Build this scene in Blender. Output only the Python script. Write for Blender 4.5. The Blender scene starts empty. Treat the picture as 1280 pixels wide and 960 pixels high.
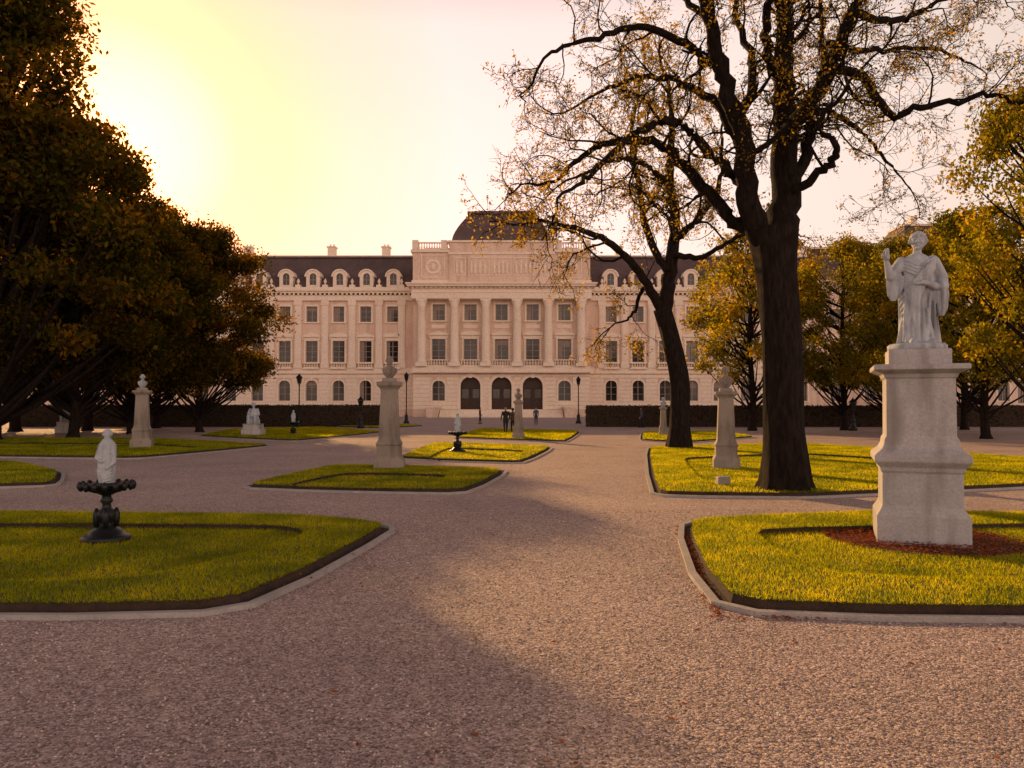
import bpy, bmesh, math, random
import numpy as np
from mathutils import Vector, Matrix
from mathutils.geometry import tessellate_polygon
random.seed(7); RNG=np.random.default_rng(7)
CH=2.0; F=1000.0; YH=505.0
def G(px,py,z=0.0):
    d=F*(CH-z)/(py-YH); return ((px-640)/F*d,d)
def P(px,py,d): return ((px-640)/F*d,d,CH+(YH-py)/F*d)
SUN_AZ=math.radians(-26.5); SUN_EL=math.radians(16.5)
sc=bpy.context.scene
# ---------------------------------------------------------------- materials
def newmat(name):
    m=bpy.data.materials.new(name); m.use_nodes=True
    nt=m.node_tree; nt.nodes.clear()
    out=nt.nodes.new('ShaderNodeOutputMaterial')
    return m,nt,out
def N(nt,t,**kw):
    n=nt.nodes.new(t)
    for k,v in kw.items():
        if k in n.inputs.keys(): n.inputs[k].default_value=v
        else: setattr(n,k,v)
    return n
def ramp(nt,fac,stops):
    r=nt.nodes.new('ShaderNodeValToRGB'); e=r.color_ramp.elements
    while len(e)<len(stops): e.new(0.5)
    for i,(p,c) in enumerate(stops):
        e[i].position=p; e[i].color=(c[0],c[1],c[2],1)
    nt.links.new(fac,r.inputs[0]); return r
def stone(name,c1,c2,scale=1.5,bump=0.15,rough=0.8,fine=25,dirt=None):
    m,nt,out=newmat(name); L=nt.links
    tc=N(nt,'ShaderNodeTexCoord')
    n1=N(nt,'ShaderNodeTexNoise',Scale=scale,Detail=6.0,Roughness=0.65); L.new(tc.outputs['Object'],n1.inputs['Vector'])
    n2=N(nt,'ShaderNodeTexNoise',Scale=fine,Detail=4.0); L.new(tc.outputs['Object'],n2.inputs['Vector'])
    r=ramp(nt,n1.outputs[0],[(0.3,c1),(0.7,c2)])
    mix=N(nt,'ShaderNodeMix',data_type='RGBA',blend_type='MULTIPLY'); mix.inputs[0].default_value=0.5
    r2=ramp(nt,n2.outputs[0],[(0.3,(0.65,0.65,0.65)),(0.65,(1.1,1.1,1.1))])
    L.new(r.outputs[0],mix.inputs[6]); L.new(r2.outputs[0],mix.inputs[7])
    col=mix.outputs[2]
    if dirt:
        mp=N(nt,'ShaderNodeMapping'); mp.inputs['Scale'].default_value=(3,3,0.5); L.new(tc.outputs['Object'],mp.inputs[0])
        n3=N(nt,'ShaderNodeTexNoise',Scale=dirt[1],Detail=5.0); L.new(mp.outputs[0],n3.inputs['Vector'])
        r3=ramp(nt,n3.outputs[0],[(0.5,(0,0,0)),(0.72,(1,1,1))])
        m2=N(nt,'ShaderNodeMix',data_type='RGBA'); L.new(r3.outputs[0],m2.inputs[0]); L.new(col,m2.inputs[6]); m2.inputs[7].default_value=(*dirt[0],1); col=m2.outputs[2]
    b=N(nt,'ShaderNodeBsdfPrincipled',Roughness=rough); L.new(col,b.inputs['Base Color'])
    bp=N(nt,'ShaderNodeBump',Strength=bump,Distance=0.02); L.new(n2.outputs[0],bp.inputs['Height']); L.new(bp.outputs[0],b.inputs['Normal'])
    L.new(b.outputs[0],out.inputs[0]); return m
def plain(name,c,rough=0.6,metal=0.0):
    return_m=stone(name,tuple(x*0.8 for x in c),tuple(min(1,x*1.15) for x in c),scale=4,bump=0.1,rough=rough,fine=40)
    for n in return_m.node_tree.nodes:
        if n.type=='BSDF_PRINCIPLED': n.inputs['Metallic'].default_value=metal
    return return_m
def leafmat(name,cols,trans=0.45,nscale=0.35,tint=(1.3,1.05,0.4)):
    m,nt,out=newmat(name); L=nt.links
    geo=N(nt,'ShaderNodeNewGeometry'); tc=N(nt,'ShaderNodeTexCoord')
    n1=N(nt,'ShaderNodeTexNoise',Scale=nscale,Detail=3.0); L.new(tc.outputs['Object'],n1.inputs['Vector'])
    a=N(nt,'ShaderNodeMath',operation='MULTIPLY_ADD'); L.new(geo.outputs['Random Per Island'],a.inputs[0]); a.inputs[1].default_value=0.55
    s=N(nt,'ShaderNodeMath',operation='MULTIPLY_ADD'); L.new(n1.outputs[0],s.inputs[0]); s.inputs[1].default_value=1.3; s.inputs[2].default_value=-0.42
    L.new(s.outputs[0],a.inputs[2])
    k=len(cols)-1
    r=ramp(nt,a.outputs[0],[(0.08+0.84*i/k,c) for i,c in enumerate(cols)])
    d=N(nt,'ShaderNodeBsdfDiffuse'); L.new(r.outputs[0],d.inputs[0])
    t=N(nt,'ShaderNodeBsdfTranslucent')
    mm=N(nt,'ShaderNodeMix',data_type='RGBA',blend_type='MULTIPLY'); mm.inputs[0].default_value=1; L.new(r.outputs[0],mm.inputs[6]); mm.inputs[7].default_value=(tint[0]*2,tint[1]*2,tint[2]*2,1)
    L.new(mm.outputs[2],t.inputs[0])
    mx=N(nt,'ShaderNodeMixShader'); mx.inputs[0].default_value=trans
    L.new(d.outputs[0],mx.inputs[1]); L.new(t.outputs[0],mx.inputs[2]); L.new(mx.outputs[0],out.inputs[0]); return m

M={}
M['wall']=stone('palace_plaster',(0.74,0.55,0.43),(0.86,0.67,0.54),scale=0.25,fine=6,bump=0.1,dirt=((0.58,0.41,0.32),0.5))
M['trim']=stone('palace_stone_trim',(0.86,0.71,0.58),(0.94,0.82,0.69),scale=0.6,fine=8,bump=0.1)
M['slate']=stone('roof_slate',(0.085,0.058,0.06),(0.15,0.10,0.095),scale=0.5,fine=3,bump=0.3,rough=0.75)
M['frame']=plain('window_frame_paint',(0.40,0.32,0.27))
M['curtain']=plain('curtain_cloth',(0.30,0.24,0.2))
M['door']=plain('door_wood',(0.05,0.025,0.015))
M['pstone']=stone('pedestal_stone',(0.40,0.39,0.40),(0.54,0.52,0.53),scale=1.2,fine=30,bump=0.25,dirt=((0.26,0.24,0.23),1.2))
M['pstone2']=stone('weathered_pedestal_stone',(0.25,0.215,0.18),(0.36,0.31,0.265),scale=1.2,fine=30,bump=0.25,dirt=((0.13,0.105,0.09),1.2))
M['statue']=stone('statue_marble',(0.35,0.40,0.46),(0.56,0.60,0.66),scale=5,fine=60,bump=0.3,dirt=((0.17,0.18,0.2),2.0))
M['iron']=plain('cast_iron',(0.025,0.028,0.03),rough=0.45,metal=0.6)
M['kerb']=stone('kerb_stone',(0.32,0.30,0.29),(0.47,0.44,0.42),scale=3,fine=40,bump=0.4)
M['soil']=stone('garden_soil',(0.03,0.02,0.014),(0.075,0.045,0.03),scale=6,fine=50,bump=1.0,rough=0.95)
def barkmat():
    m,nt,out=newmat('rough_tree_bark'); L=nt.links
    tc=N(nt,'ShaderNodeTexCoord'); mp=N(nt,'ShaderNodeMapping'); mp.inputs['Scale'].default_value=(13,13,2.6); L.new(tc.outputs['Object'],mp.inputs[0])
    n=N(nt,'ShaderNodeTexNoise',Scale=1.0,Detail=8.0,Roughness=0.75); L.new(mp.outputs[0],n.inputs['Vector'])
    r=ramp(nt,n.outputs[0],[(0.38,(0.006,0.004,0.0035)),(0.68,(0.042,0.028,0.021))])
    b=N(nt,'ShaderNodeBsdfPrincipled',Roughness=0.95); L.new(r.outputs[0],b.inputs['Base Color']); b.inputs['Specular IOR Level'].default_value=.2
    bp=N(nt,'ShaderNodeBump',Strength=1.0,Distance=0.12); L.new(n.outputs[0],bp.inputs['Height']); L.new(bp.outputs[0],b.inputs['Normal'])
    L.new(b.outputs[0],out.inputs[0]); return m
M['bark']=barkmat()
M['leaf_green']=leafmat('green_leaves',[(0.018,0.026,0.006),(0.036,0.046,0.008),(0.085,0.08,0.012),(0.20,0.125,0.015)],0.6,tint=(1.85,1.05,0.2))
M['leaf_gold']=leafmat('golden_leaves',[(0.05,0.06,0.01),(0.115,0.12,0.015),(0.24,0.20,0.02),(0.40,0.27,0.03)],0.52,tint=(1.3,1.12,0.3))
M['leaf_sparse']=leafmat('autumn_leaves',[(0.07,0.055,0.012),(0.17,0.125,0.02),(0.31,0.225,0.03),(0.45,0.32,0.05)],0.5,tint=(1.3,1.08,0.35))
M['leaf_hedge']=leafmat('hedge_leaves',[(0.011,0.016,0.006),(0.02,0.026,0.008),(0.034,0.036,0.011)],0.15)
M['fallen']=leafmat('fallen_leaves_mat',[(0.13,0.028,0.016),(0.24,0.055,0.028),(0.30,0.11,0.045),(0.15,0.06,0.04)],0.15,nscale=3)
M['blade']=leafmat('grass_blades',[(0.062,0.09,0.006),(0.12,0.158,0.008),(0.23,0.258,0.012),(0.37,0.35,0.03)],0.62,nscale=0.9,tint=(1.7,1.4,0.2))
M['turf']=stone('grass_turf',(0.06,0.078,0.008),(0.12,0.14,0.012),scale=2.5,fine=45,bump=1.0,rough=0.95)
def glassmat():
    m,nt,out=newmat('window_glass'); L=nt.links
    tc=N(nt,'ShaderNodeTexCoord'); n=N(nt,'ShaderNodeTexNoise',Scale=0.6,Detail=2.0); L.new(tc.outputs['Object'],n.inputs['Vector'])
    r=ramp(nt,n.outputs[0],[(0.35,(0.010,0.010,0.012)),(0.7,(0.05,0.042,0.038))])
    b=N(nt,'ShaderNodeBsdfPrincipled',Roughness=0.12); L.new(r.outputs[0],b.inputs['Base Color'])
    bp=N(nt,'ShaderNodeBump',Strength=0.05); L.new(n.outputs[0],bp.inputs['Height']); L.new(bp.outputs[0],b.inputs['Normal'])
    L.new(b.outputs[0],out.inputs[0]); return m
M['glass']=glassmat()
def gravelmat():
    m,nt,out=newmat('pink_gravel'); L=nt.links
    tc=N(nt,'ShaderNodeTexCoord')
    v=N(nt,'ShaderNodeTexVoronoi',Scale=55.0); L.new(tc.outputs['Object'],v.inputs['Vector'])
    v2=N(nt,'ShaderNodeTexVoronoi',Scale=23.0); L.new(tc.outputs['Object'],v2.inputs['Vector'])
    sp=N(nt,'ShaderNodeSeparateColor'); L.new(v.outputs['Color'],sp.inputs[0])
    r=ramp(nt,sp.outputs[0],[(0.0,(0.19,0.14,0.13)),(0.4,(0.48,0.375,0.345)),(0.8,(0.66,0.525,0.48)),(1.0,(0.90,0.79,0.72))])
    nb=N(nt,'ShaderNodeTexNoise',Scale=0.35,Detail=7.0,Roughness=0.6); L.new(tc.outputs['Object'],nb.inputs['Vector'])
    rb=ramp(nt,nb.outputs[0],[(0.3,(0.80,0.78,0.77)),(0.7,(1.10,1.07,1.05))])
    nf=N(nt,'ShaderNodeTexNoise',Scale=7.0,Detail=6.0,Roughness=0.75); L.new(tc.outputs['Object'],nf.inputs['Vector'])
    rf=ramp(nt,nf.outputs[0],[(0.3,(0.70,0.69,0.69)),(0.65,(1.08,1.08,1.08))])
    a=N(nt,'ShaderNodeMix',data_type='RGBA',blend_type='MULTIPLY'); a.inputs[0].default_value=1; L.new(r.outputs[0],a.inputs[6]); L.new(rb.outputs[0],a.inputs[7])
    c=N(nt,'ShaderNodeMix',data_type='RGBA',blend_type='MULTIPLY'); c.inputs[0].default_value=1; L.new(a.outputs[2],c.inputs[6]); L.new(rf.outputs[0],c.inputs[7])
    b=N(nt,'ShaderNodeBsdfPrincipled',Roughness=0.85); L.new(c.outputs[2],b.inputs['Base Color'])
    ad=N(nt,'ShaderNodeMath',operation='ADD'); L.new(v.outputs['Distance'],ad.inputs[0]); L.new(v2.outputs['Distance'],ad.inputs[1])
    bp=N(nt,'ShaderNodeBump',Strength=0.9,Distance=0.018); bp.invert=True; L.new(ad.outputs[0],bp.inputs['Height'])
    bp2=N(nt,'ShaderNodeBump',Strength=0.5,Distance=0.05); L.new(nf.outputs[0],bp2.inputs['Height']); L.new(bp.outputs[0],bp2.inputs['Normal'])
    L.new(bp2.outputs[0],b.inputs['Normal'])
    L.new(b.outputs[0],out.inputs[0]); return m
M['gravel']=gravelmat()
def pebmat():
    m,nt,out=newmat('pebbles'); L=nt.links
    geo=N(nt,'ShaderNodeNewGeometry')
    r=ramp(nt,geo.outputs['Random Per Island'],[(0.0,(0.19,0.14,0.13)),(0.5,(0.47,0.365,0.335)),(0.85,(0.66,0.525,0.48)),(1.0,(0.9,0.8,0.73))])
    b=N(nt,'ShaderNodeBsdfPrincipled',Roughness=0.8); L.new(r.outputs[0],b.inputs['Base Color']); L.new(b.outputs[0],out.inputs[0]); return m
M['pebble']=pebmat()

# ---------------------------------------------------------------- mesh helpers
def link(o,parent=None):
    sc.collection.objects.link(o)
    if parent: o.parent=parent
    return o
def empty(name,loc=(0,0,0)):
    e=bpy.data.objects.new(name,None); e.empty_display_size=0.3; link(e); e.location=loc; return e
def np_mesh(name,V,Fc,mat,smooth=False):
    V=np.asarray(V,dtype=np.float32).reshape(-1,3); Fc=np.asarray(Fc,dtype=np.int32); k=Fc.shape[1]; n=Fc.shape[0]
    me=bpy.data.meshes.new(name); me.vertices.add(len(V)); me.vertices.foreach_set('co',V.ravel())
    me.loops.add(n*k); me.loops.foreach_set('vertex_index',Fc.ravel())
    me.polygons.add(n); me.polygons.foreach_set('loop_start',np.arange(n,dtype=np.int32)*k)
    if smooth: me.polygons.foreach_set('use_smooth',np.ones(n,dtype=bool))
    me.update(calc_edges=True); me.materials.append(mat); return me
def obj(name,me,parent=None,loc=(0,0,0)):
    o=bpy.data.objects.new(name,me); o.location=loc; link(o,parent); return o
class MB:
    def __init__(s): s.v=[]; s.f=[]; s.sm=[]
    def add(s,vs,fs,sm=False):
        b=len(s.v); s.v+=[tuple(p) for p in vs]; s.f+=[tuple(i+b for i in f) for f in fs]; s.sm+=[sm]*len(fs)
    def box(s,x0,x1,y0,y1,z0,z1):
        if x1-x0<1e-4 or z1-z0<1e-4: return
        s.add([(x0,y0,z0),(x1,y0,z0),(x1,y1,z0),(x0,y1,z0),(x0,y0,z1),(x1,y0,z1),(x1,y1,z1),(x0,y1,z1)],
              [(0,3,2,1),(4,5,6,7),(0,1,5,4),(1,2,6,5),(2,3,7,6),(3,0,4,7)])
    def frust(s,r0,z0,r1,z1):
        a=[(r0[0],r0[2],z0),(r0[1],r0[2],z0),(r0[1],r0[3],z0),(r0[0],r0[3],z0)]; b=[(r1[0],r1[2],z1),(r1[1],r1[2],z1),(r1[1],r1[3],z1),(r1[0],r1[3],z1)]
        s.add(a+b,[(0,3,2,1),(4,5,6,7),(0,1,5,4),(1,2,6,5),(2,3,7,6),(3,0,4,7)])
    def lathe(s,cx,cy,prof,seg=16,flute=0,sm=True):
        vs=[];fs=[]
        for r,z in prof:
            for i in range(seg):
                a=2*math.pi*i/seg; rr=r*(1+flute*math.cos(a*seg/2)) if flute else r
                vs.append((cx+rr*math.cos(a),cy+rr*math.sin(a),z))
        for j in range(len(prof)-1):
            for i in range(seg):
                k=(i+1)%seg; fs.append((j*seg+i,j*seg+k,(j+1)*seg+k,(j+1)*seg+i))
        fs.append(tuple(range(seg-1,-1,-1))); fs.append(tuple((len(prof)-1)*seg+i for i in range(seg)))
        s.add(vs,fs,sm)
    def sq(s,cx,cy,prof,k_=1.0):
        vs=[];fs=[]
        for h,z in prof:
            h*=k_; vs+=[(cx-h,cy-h,z),(cx+h,cy-h,z),(cx+h,cy+h,z),(cx-h,cy+h,z)]
        for j in range(len(prof)-1):
            for i in range(4):
                k=(i+1)%4; fs.append((j*4+i,j*4+k,(j+1)*4+k,(j+1)*4+i))
        fs.append((3,2,1,0)); n=(len(prof)-1)*4; fs.append((n,n+1,n+2,n+3)); s.add(vs,fs)
    def poly(s,pts,y0,y1):
        n=len(pts); vs=[(x,y0,z) for x,z in pts]+[(x,y1,z) for x,z in pts]
        s.add(vs,[tuple(range(n)),tuple(range(2*n-1,n-1,-1))]+[(i,i+n,(i+1)%n+n,(i+1)%n) for i in range(n)])
    def obj(s,name,mat,parent=None,bevel=0,loc=(0,0,0)):
        me=bpy.data.meshes.new(name); me.from_pydata(s.v,[],s.f); me.update()
        me.polygons.foreach_set('use_smooth',s.sm); me.materials.append(mat)
        o=obj(name,me,parent,loc)
        if bevel:
            bm=o.modifiers.new('bevel','BEVEL'); bm.width=bevel; bm.segments=2; bm.limit_method='ANGLE'
        return o
def tube(V,Fs,pts,rad,n=6):
    pts=np.asarray(pts,float); b=len(V); k=len(pts)
    for i in range(k):
        t=pts[min(i+1,k-1)]-pts[max(i-1,0)]; L=math.sqrt(t[0]*t[0]+t[1]*t[1]+t[2]*t[2])+1e-9; tx,ty,tz=t[0]/L,t[1]/L,t[2]/L
        if abs(tx)<0.75: ux,uy,uz=0.0,tz,-ty
        else: ux,uy,uz=-tz,0.0,tx
        l=math.sqrt(ux*ux+uy*uy+uz*uz)+1e-9; ux/=l;uy/=l;uz/=l
        wx,wy,wz=ty*uz-tz*uy,tz*ux-tx*uz,tx*uy-ty*ux; px,py,pz=pts[i]; r=rad[i]
        for j in range(n):
            a=2*math.pi*j/n; c=r*math.cos(a); s=r*math.sin(a); V.append((px+c*ux+s*wx,py+c*uy+s*wy,pz+c*uz+s*wz))
    for i in range(k-1):
        for j in range(n):
            q=(j+1)%n; Fs.append((b+i*n+j,b+i*n+q,b+(i+1)*n+q,b+(i+1)*n+j))
def leaves(C,size,squash=1.0):
    C=np.asarray(C,float); n=len(C)
    a=RNG.normal(size=(n,3)); a/=np.linalg.norm(a,axis=1)[:,None]
    b=RNG.normal(size=(n,3)); b-=(b*a).sum(1)[:,None]*a; b/=np.linalg.norm(b,axis=1)[:,None]
    s=(size*RNG.uniform(0.6,1.3,n))[:,None]
    V=np.empty((n,4,3)); V[:,0]=C-a*s*0.6; V[:,1]=C+b*s*0.33; V[:,2]=C+a*s*0.6; V[:,3]=C-b*s*0.33
    return V.reshape(-1,3),np.arange(n*4).reshape(n,4)
def smooth_path(pts,sub=5):
    p=[np.array(q,float) for q in pts]; out=[]
    p=[2*p[0]-p[1]]+p+[2*p[-1]-p[-2]]
    for i in range(1,len(p)-2):
        for j in range(sub):
            t=j/sub
            out.append(0.5*((2*p[i])+(-p[i-1]+p[i+1])*t+(2*p[i-1]-5*p[i]+4*p[i+1]-p[i+2])*t*t+(-p[i-1]+3*p[i]-3*p[i+1]+p[i+2])*t**3))
    out.append(p[-2]); return np.array(out)

# ---------------------------------------------------------------- ground
me=np_mesh('ground',[(-1500,-300,0),(1500,-300,0),(1500,2500,0),(-1500,2500,0)],[(0,1,2,3)],M['gravel']); obj('ground',me)

def chaikin(p,it=2,r=.1):
    for _ in range(it):
        q=[]
        for i in range(len(p)):
            a=p[i];b=p[(i+1)%len(p)]; k=min(r if _==0 else .25,1.0)
            L=math.dist(a,b); k=min(k,.5/L) if _==0 else k
            q.append((a[0]*(1-k)+b[0]*k,a[1]*(1-k)+b[1]*k)); q.append((a[0]*k+b[0]*(1-k),a[1]*k+b[1]*(1-k)))
        p=q
    return p
def area(p): return 0.5*sum(p[i][0]*p[(i+1)%len(p)][1]-p[(i+1)%len(p)][0]*p[i][1] for i in range(len(p)))
def offset(p,d):
    n=len(p); q=[]
    for i in range(n):
        a=Vector(p[i-1]);b=Vector(p[i]);c=Vector(p[(i+1)%n])
        e1=(b-a).normalized();e2=(c-b).normalized()
        n1=Vector((e1.y,-e1.x));n2=Vector((e2.y,-e2.x)); m=(n1+n2); 
        if m.length<1e-6: m=n1
        m.normalize(); k=d/max(0.5,m.dot(n1)); q.append((b.x+m.x*k,b.y+m.y*k))
    return q
def inpoly(X,Y,p):
    c=np.zeros(len(X),bool); n=len(p)
    for i in range(n):
        x1,y1=p[i];x2,y2=p[(i+1)%n]
        if abs(y1-y2)<1e-9: continue
        t=((y1>Y)!=(y2>Y))&(X<(x2-x1)*(Y-y1)/(y2-y1)+x1); c^=t
    return c
LAWNS=[]
def blades(p,holes,z,dens,h,w):
    xs=[a[0] for a in p];ys=[a[1] for a in p]
    x0,x1,y0,y1=min(xs),max(xs),min(ys),max(ys)
    n=int((x1-x0)*(y1-y0)*dens); X=RNG.uniform(x0,x1,n);Y=RNG.uniform(y0,y1,n)
    k=inpoly(X,Y,p)&(np.abs(X)<Y*0.68+0.8)
    for hh in holes: k&=~inpoly(X,Y,hh)
    X=X[k];Y=Y[k]; n=len(X)
    a=RNG.uniform(0,2*math.pi,n); hh=h*RNG.uniform(0.5,1.2,n); l=RNG.normal(0,0.45,(n,2))*hh[:,None]
    V=np.empty((n,3,3)); ww=w*RNG.uniform(0.6,1.2,n)/2
    V[:,0]=np.c_[X-np.cos(a)*ww,Y-np.sin(a)*ww,np.full(n,z-0.005)]
    V[:,1]=np.c_[X+np.cos(a)*ww,Y+np.sin(a)*ww,np.full(n,z-0.005)]
    V[:,2]=np.c_[X+l[:,0],Y+l[:,1],z+hh]
    return V.reshape(-1,3)
def lawn(px,dens=300,bh=0.04,bw=0.008,sunk=(),beds=(),h=0.11,kerb_off=0.15,it=2):
    o=[G(*q) for q in px]
    if area(o)<0: o=o[::-1]
    o=chaikin(o,it); par=empty('lawn')
    sunk=[[G(q[0],q[1],0.1) for q in s] if len(s[0])==2 else s for s in sunk]
    sk=[]
    for s in sunk:
        if area(s)<0: s=s[::-1]
        sk.append(chaikin(s,3,.25))
    bd=[]
    for (cx,cy,r) in beds: bd.append([(cx+r*math.cos(a)*(1+.03*math.sin(5*a)),cy+r*math.sin(a)) for a in np.linspace(0,2*math.pi,40,endpoint=False)])
    def sheet(name,outer,holes,z,mat):
        loops=[[Vector((x,y,0)) for x,y in outer]]+[[Vector((x,y,0)) for x,y in hh[::-1]] for hh in holes]
        tr=tessellate_polygon(loops); vs=[(v.x,v.y,z) for l in loops for v in l]
        fs=[]
        for t in tr:
            a,b,c=[vs[i] for i in t]
            cr=(b[0]-a[0])*(c[1]-a[1])-(b[1]-a[1])*(c[0]-a[0]); fs.append(t if cr>0 else t[::-1])
        me=bpy.data.meshes.new(name); me.from_pydata(vs,[],fs); me.materials.append(mat); obj(name,me,par)
    def wallring(name,ring,z0,z1,mat,lean=0.03):
        n=len(ring); bot=offset(ring,lean)
        vs=[(x,y,z1) for x,y in ring]+[(x,y,z0) for x,y in bot]
        me=bpy.data.meshes.new(name); me.from_pydata(vs,[],[(i,(i+1)%n,(i+1)%n+n,i+n) for i in range(n)]); me.materials.append(mat); obj(name,me,par)
    sheet('turf_top',o,sk,h,M['turf']); wallring('turf_edge',o,0.0,h,M['soil'])
    for i,s in enumerate(sk):
        sheet('sunken_turf',s,[b for b in bd],h-0.08,M['turf'])
        wallring('sunken_edge',s,h-0.085,h,M['soil'],-0.01)
    for b in bd: sheet('flower_bed',offset(b,0.04),[],h-0.087,M['soil'])
    so=offset(o,kerb_off); sheet('soil_strip',so,[offset(o,-0.1)],0.006,M['soil'])
    ki=so; ko=offset(so,0.09); n=len(ki); kh=0.05
    vs=[(x,y,kh) for x,y in ki]+[(x,y,kh) for x,y in ko]+[(x,y,-0.01) for x,y in ki]+[(x,y,-0.01) for x,y in ko]
    fs=[]
    for i in range(n):
        j=(i+1)%n; fs+=[(i,i+n,j+n,j),(i+n,i+3*n,j+3*n,j+n),(i,j,j+2*n,i+2*n)]
    me=bpy.data.meshes.new('kerb'); me.from_pydata(vs,[],fs); me.materials.append(M['kerb']); obj('stone_kerb',me,par)
    Vs=[blades(o,sk,h,dens,bh,bw)]
    for s in sk: Vs.append(blades(s,bd,h-0.08,dens,bh,bw))
    per=[]
    for ring in [o]+sk:
        for i in range(len(ring)):
            a=Vector(ring[i]);b=Vector(ring[(i+1)%len(ring)]);L=(b-a).length
            m=int(L*dens*0.12)
            for _ in range(m):
                q=a.lerp(b,random.random()); per.append((q.x,q.y))
    per=np.array(per); k=(np.abs(per[:,0])<per[:,1]*0.68+0.8); per=per[k]; n=len(per)
    if n:
        a=RNG.uniform(0,6.28,n); V=np.empty((n,3,3)); ww=bw*0.7; l=RNG.normal(0,1,(n,2))*bh*0.8
        V[:,0]=np.c_[per[:,0]-np.cos(a)*ww,per[:,1]-np.sin(a)*ww,np.full(n,h-0.01)]; V[:,1]=np.c_[per[:,0]+np.cos(a)*ww,per[:,1]+np.sin(a)*ww,np.full(n,h-0.01)]
        V[:,2]=np.c_[per+l,h+RNG.uniform(-0.5,0.8,n)*bh]; Vs.append(V.reshape(-1,3))
    V=np.concatenate(Vs); obj('grass',np_mesh('grass',V,np.arange(len(V)).reshape(-1,3),M['blade']),par)
    LAWNS.append(offset(so,0.1)); return par
PED=((1147-640)/1000*11.75,11.75)
lawn([(-330,764),(292,766),(487,661),(372,650),(-260,643)],dens=2300,bh=0.045,bw=0.010,
     sunk=[[(-200,726),(180,726),(395,668),(360,655),(-180,653)]])
lawn([(905,765),(1560,772),(1500,650),(1100,645),(858,655)],dens=2300,bh=0.045,bw=0.010,
     sunk=[[(1480,724),(1030,722),(925,659),(1440,652)]],beds=[(PED[0],PED[1]-0.1,1.3)])
lawn([(303,611),(578,618),(632,589),(420,584)],dens=800,bh=0.05,bw=0.018,sunk=[[(345,608),(520,611),(570,593),(430,590)]],kerb_off=0.15)
lawn([(500,574),(650,580),(689,560),(545,555)],dens=300,bh=0.06,bw=0.03,sunk=[[(530,573),(635,575),(660,563),(560,559)]],kerb_off=0.15)
lawn([(570,548),(706,553),(724,540),(600,537)],dens=200,bh=0.07,bw=0.04,kerb_off=0.15)
lawn([(-120,570),(170,574),(340,558),(200,550),(-120,549)],dens=300,bh=0.06,bw=0.03,sunk=[[(-80,565),(150,569),(260,559),(180,554),(-80,553)]],kerb_off=0.15)
lawn([(-120,612),(66,608),(72,592),(20,580),(-120,579)],dens=600,bh=0.05,bw=0.02,kerb_off=0.15)
lawn([(250,546),(370,552),(478,541),(400,535),(290,538)],dens=200,bh=0.07,bw=0.04,kerb_off=0.15)
lawn([(822,620),(1000,622),(1330,607),(1290,575),(1000,556),(812,561)],dens=700,bh=0.05,bw=0.02,sunk=[[(880,606),(1000,610),(1200,602),(1180,577),(1000,566),(850,572)]],kerb_off=0.15)
lawn([(803,551),(855,554),(942,547),(900,541),(805,541)],dens=200,bh=0.07,bw=0.04,kerb_off=0.15)
lawn([(480,536),(420,534),(500,531.5),(530,533)],dens=120,bh=0.07,bw=0.05,kerb_off=0.15)

def pebbles():
    n=46000; Y=3.2+RNG.random(n)**1.6*12; X=RNG.uniform(-1,1,n)*(Y*0.68+0.3)
    k=np.ones(n,bool)
    for p in LAWNS: k&=~inpoly(X,Y,p)
    X=X[k];Y=Y[k];n=len(X); s=RNG.uniform(0.003,0.0095,n)*(1+Y*0.05)
    base=np.array([(1,0,0),(0,1,0),(-1,0,0),(0,-1,0),(0,0,.7),(0,0,-.7)],float)
    V=base[None]*s[:,None,None]*RNG.uniform(0.6,1.3,(n,6,3)); a=RNG.uniform(0,6.28,n)
    c,ss=np.cos(a)[:,None],np.sin(a)[:,None]; x=V[:,:,0]*c-V[:,:,1]*ss; y=V[:,:,0]*ss+V[:,:,1]*c
    V[:,:,0]=x+X[:,None]; V[:,:,1]=y+Y[:,None]; V[:,:,2]+=(s*0.35)[:,None]
    t=np.array([(0,1,4),(1,2,4),(2,3,4),(3,0,4),(1,0,5),(2,1,5),(3,2,5),(0,3,5)])
    Fc=(t[None]+np.arange(n)[:,None,None]*6).reshape(-1,3)
    obj('gravel',np_mesh('gravel',V.reshape(-1,3),Fc,M['pebble'],True))
pebbles()
def fallen():
    C=[]
    for _ in range(5200):
        r=1.36*math.sqrt(random.random()); a=random.random()*6.283; C.append((PED[0]+r*math.cos(a),PED[1]-.1+r*math.sin(a),0.04+random.random()*0.045))
    for _ in range(700):
        t=random.random(); a=G(905,768);b=G(854,658); C.append((a[0]*(1-t)+b[0]*t-0.08+random.gauss(0,.04),a[1]*(1-t)+b[1]*t+random.gauss(0,.05),0.012+random.random()*.02))
    for _ in range(160):
        q=G(random.uniform(885,1280),random.uniform(770,774)); C.append((q[0],q[1],0.02))
    for _ in range(300):
        y=4+random.random()**1.5*25; C.append((random.uniform(-.3,.66)*y,y,0.012))
    for _ in range(260):
        q=G(random.uniform(0,470),random.uniform(670,745)); C.append((q[0],q[1],0.08))
    for _ in range(200):
        q=G(random.uniform(930,1280),random.uniform(670,760)); C.append((q[0],q[1],0.12))
    V,Fc=leaves(C,0.045); V=V.reshape(-1,4,3); c=V.mean(1,keepdims=True); d=V-c; d[:,:,2]*=0.45; V=c+d
    obj('fallen_leaves',np_mesh('fallen_leaves',V.reshape(-1,3),Fc,M['fallen']))
fallen()

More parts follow.
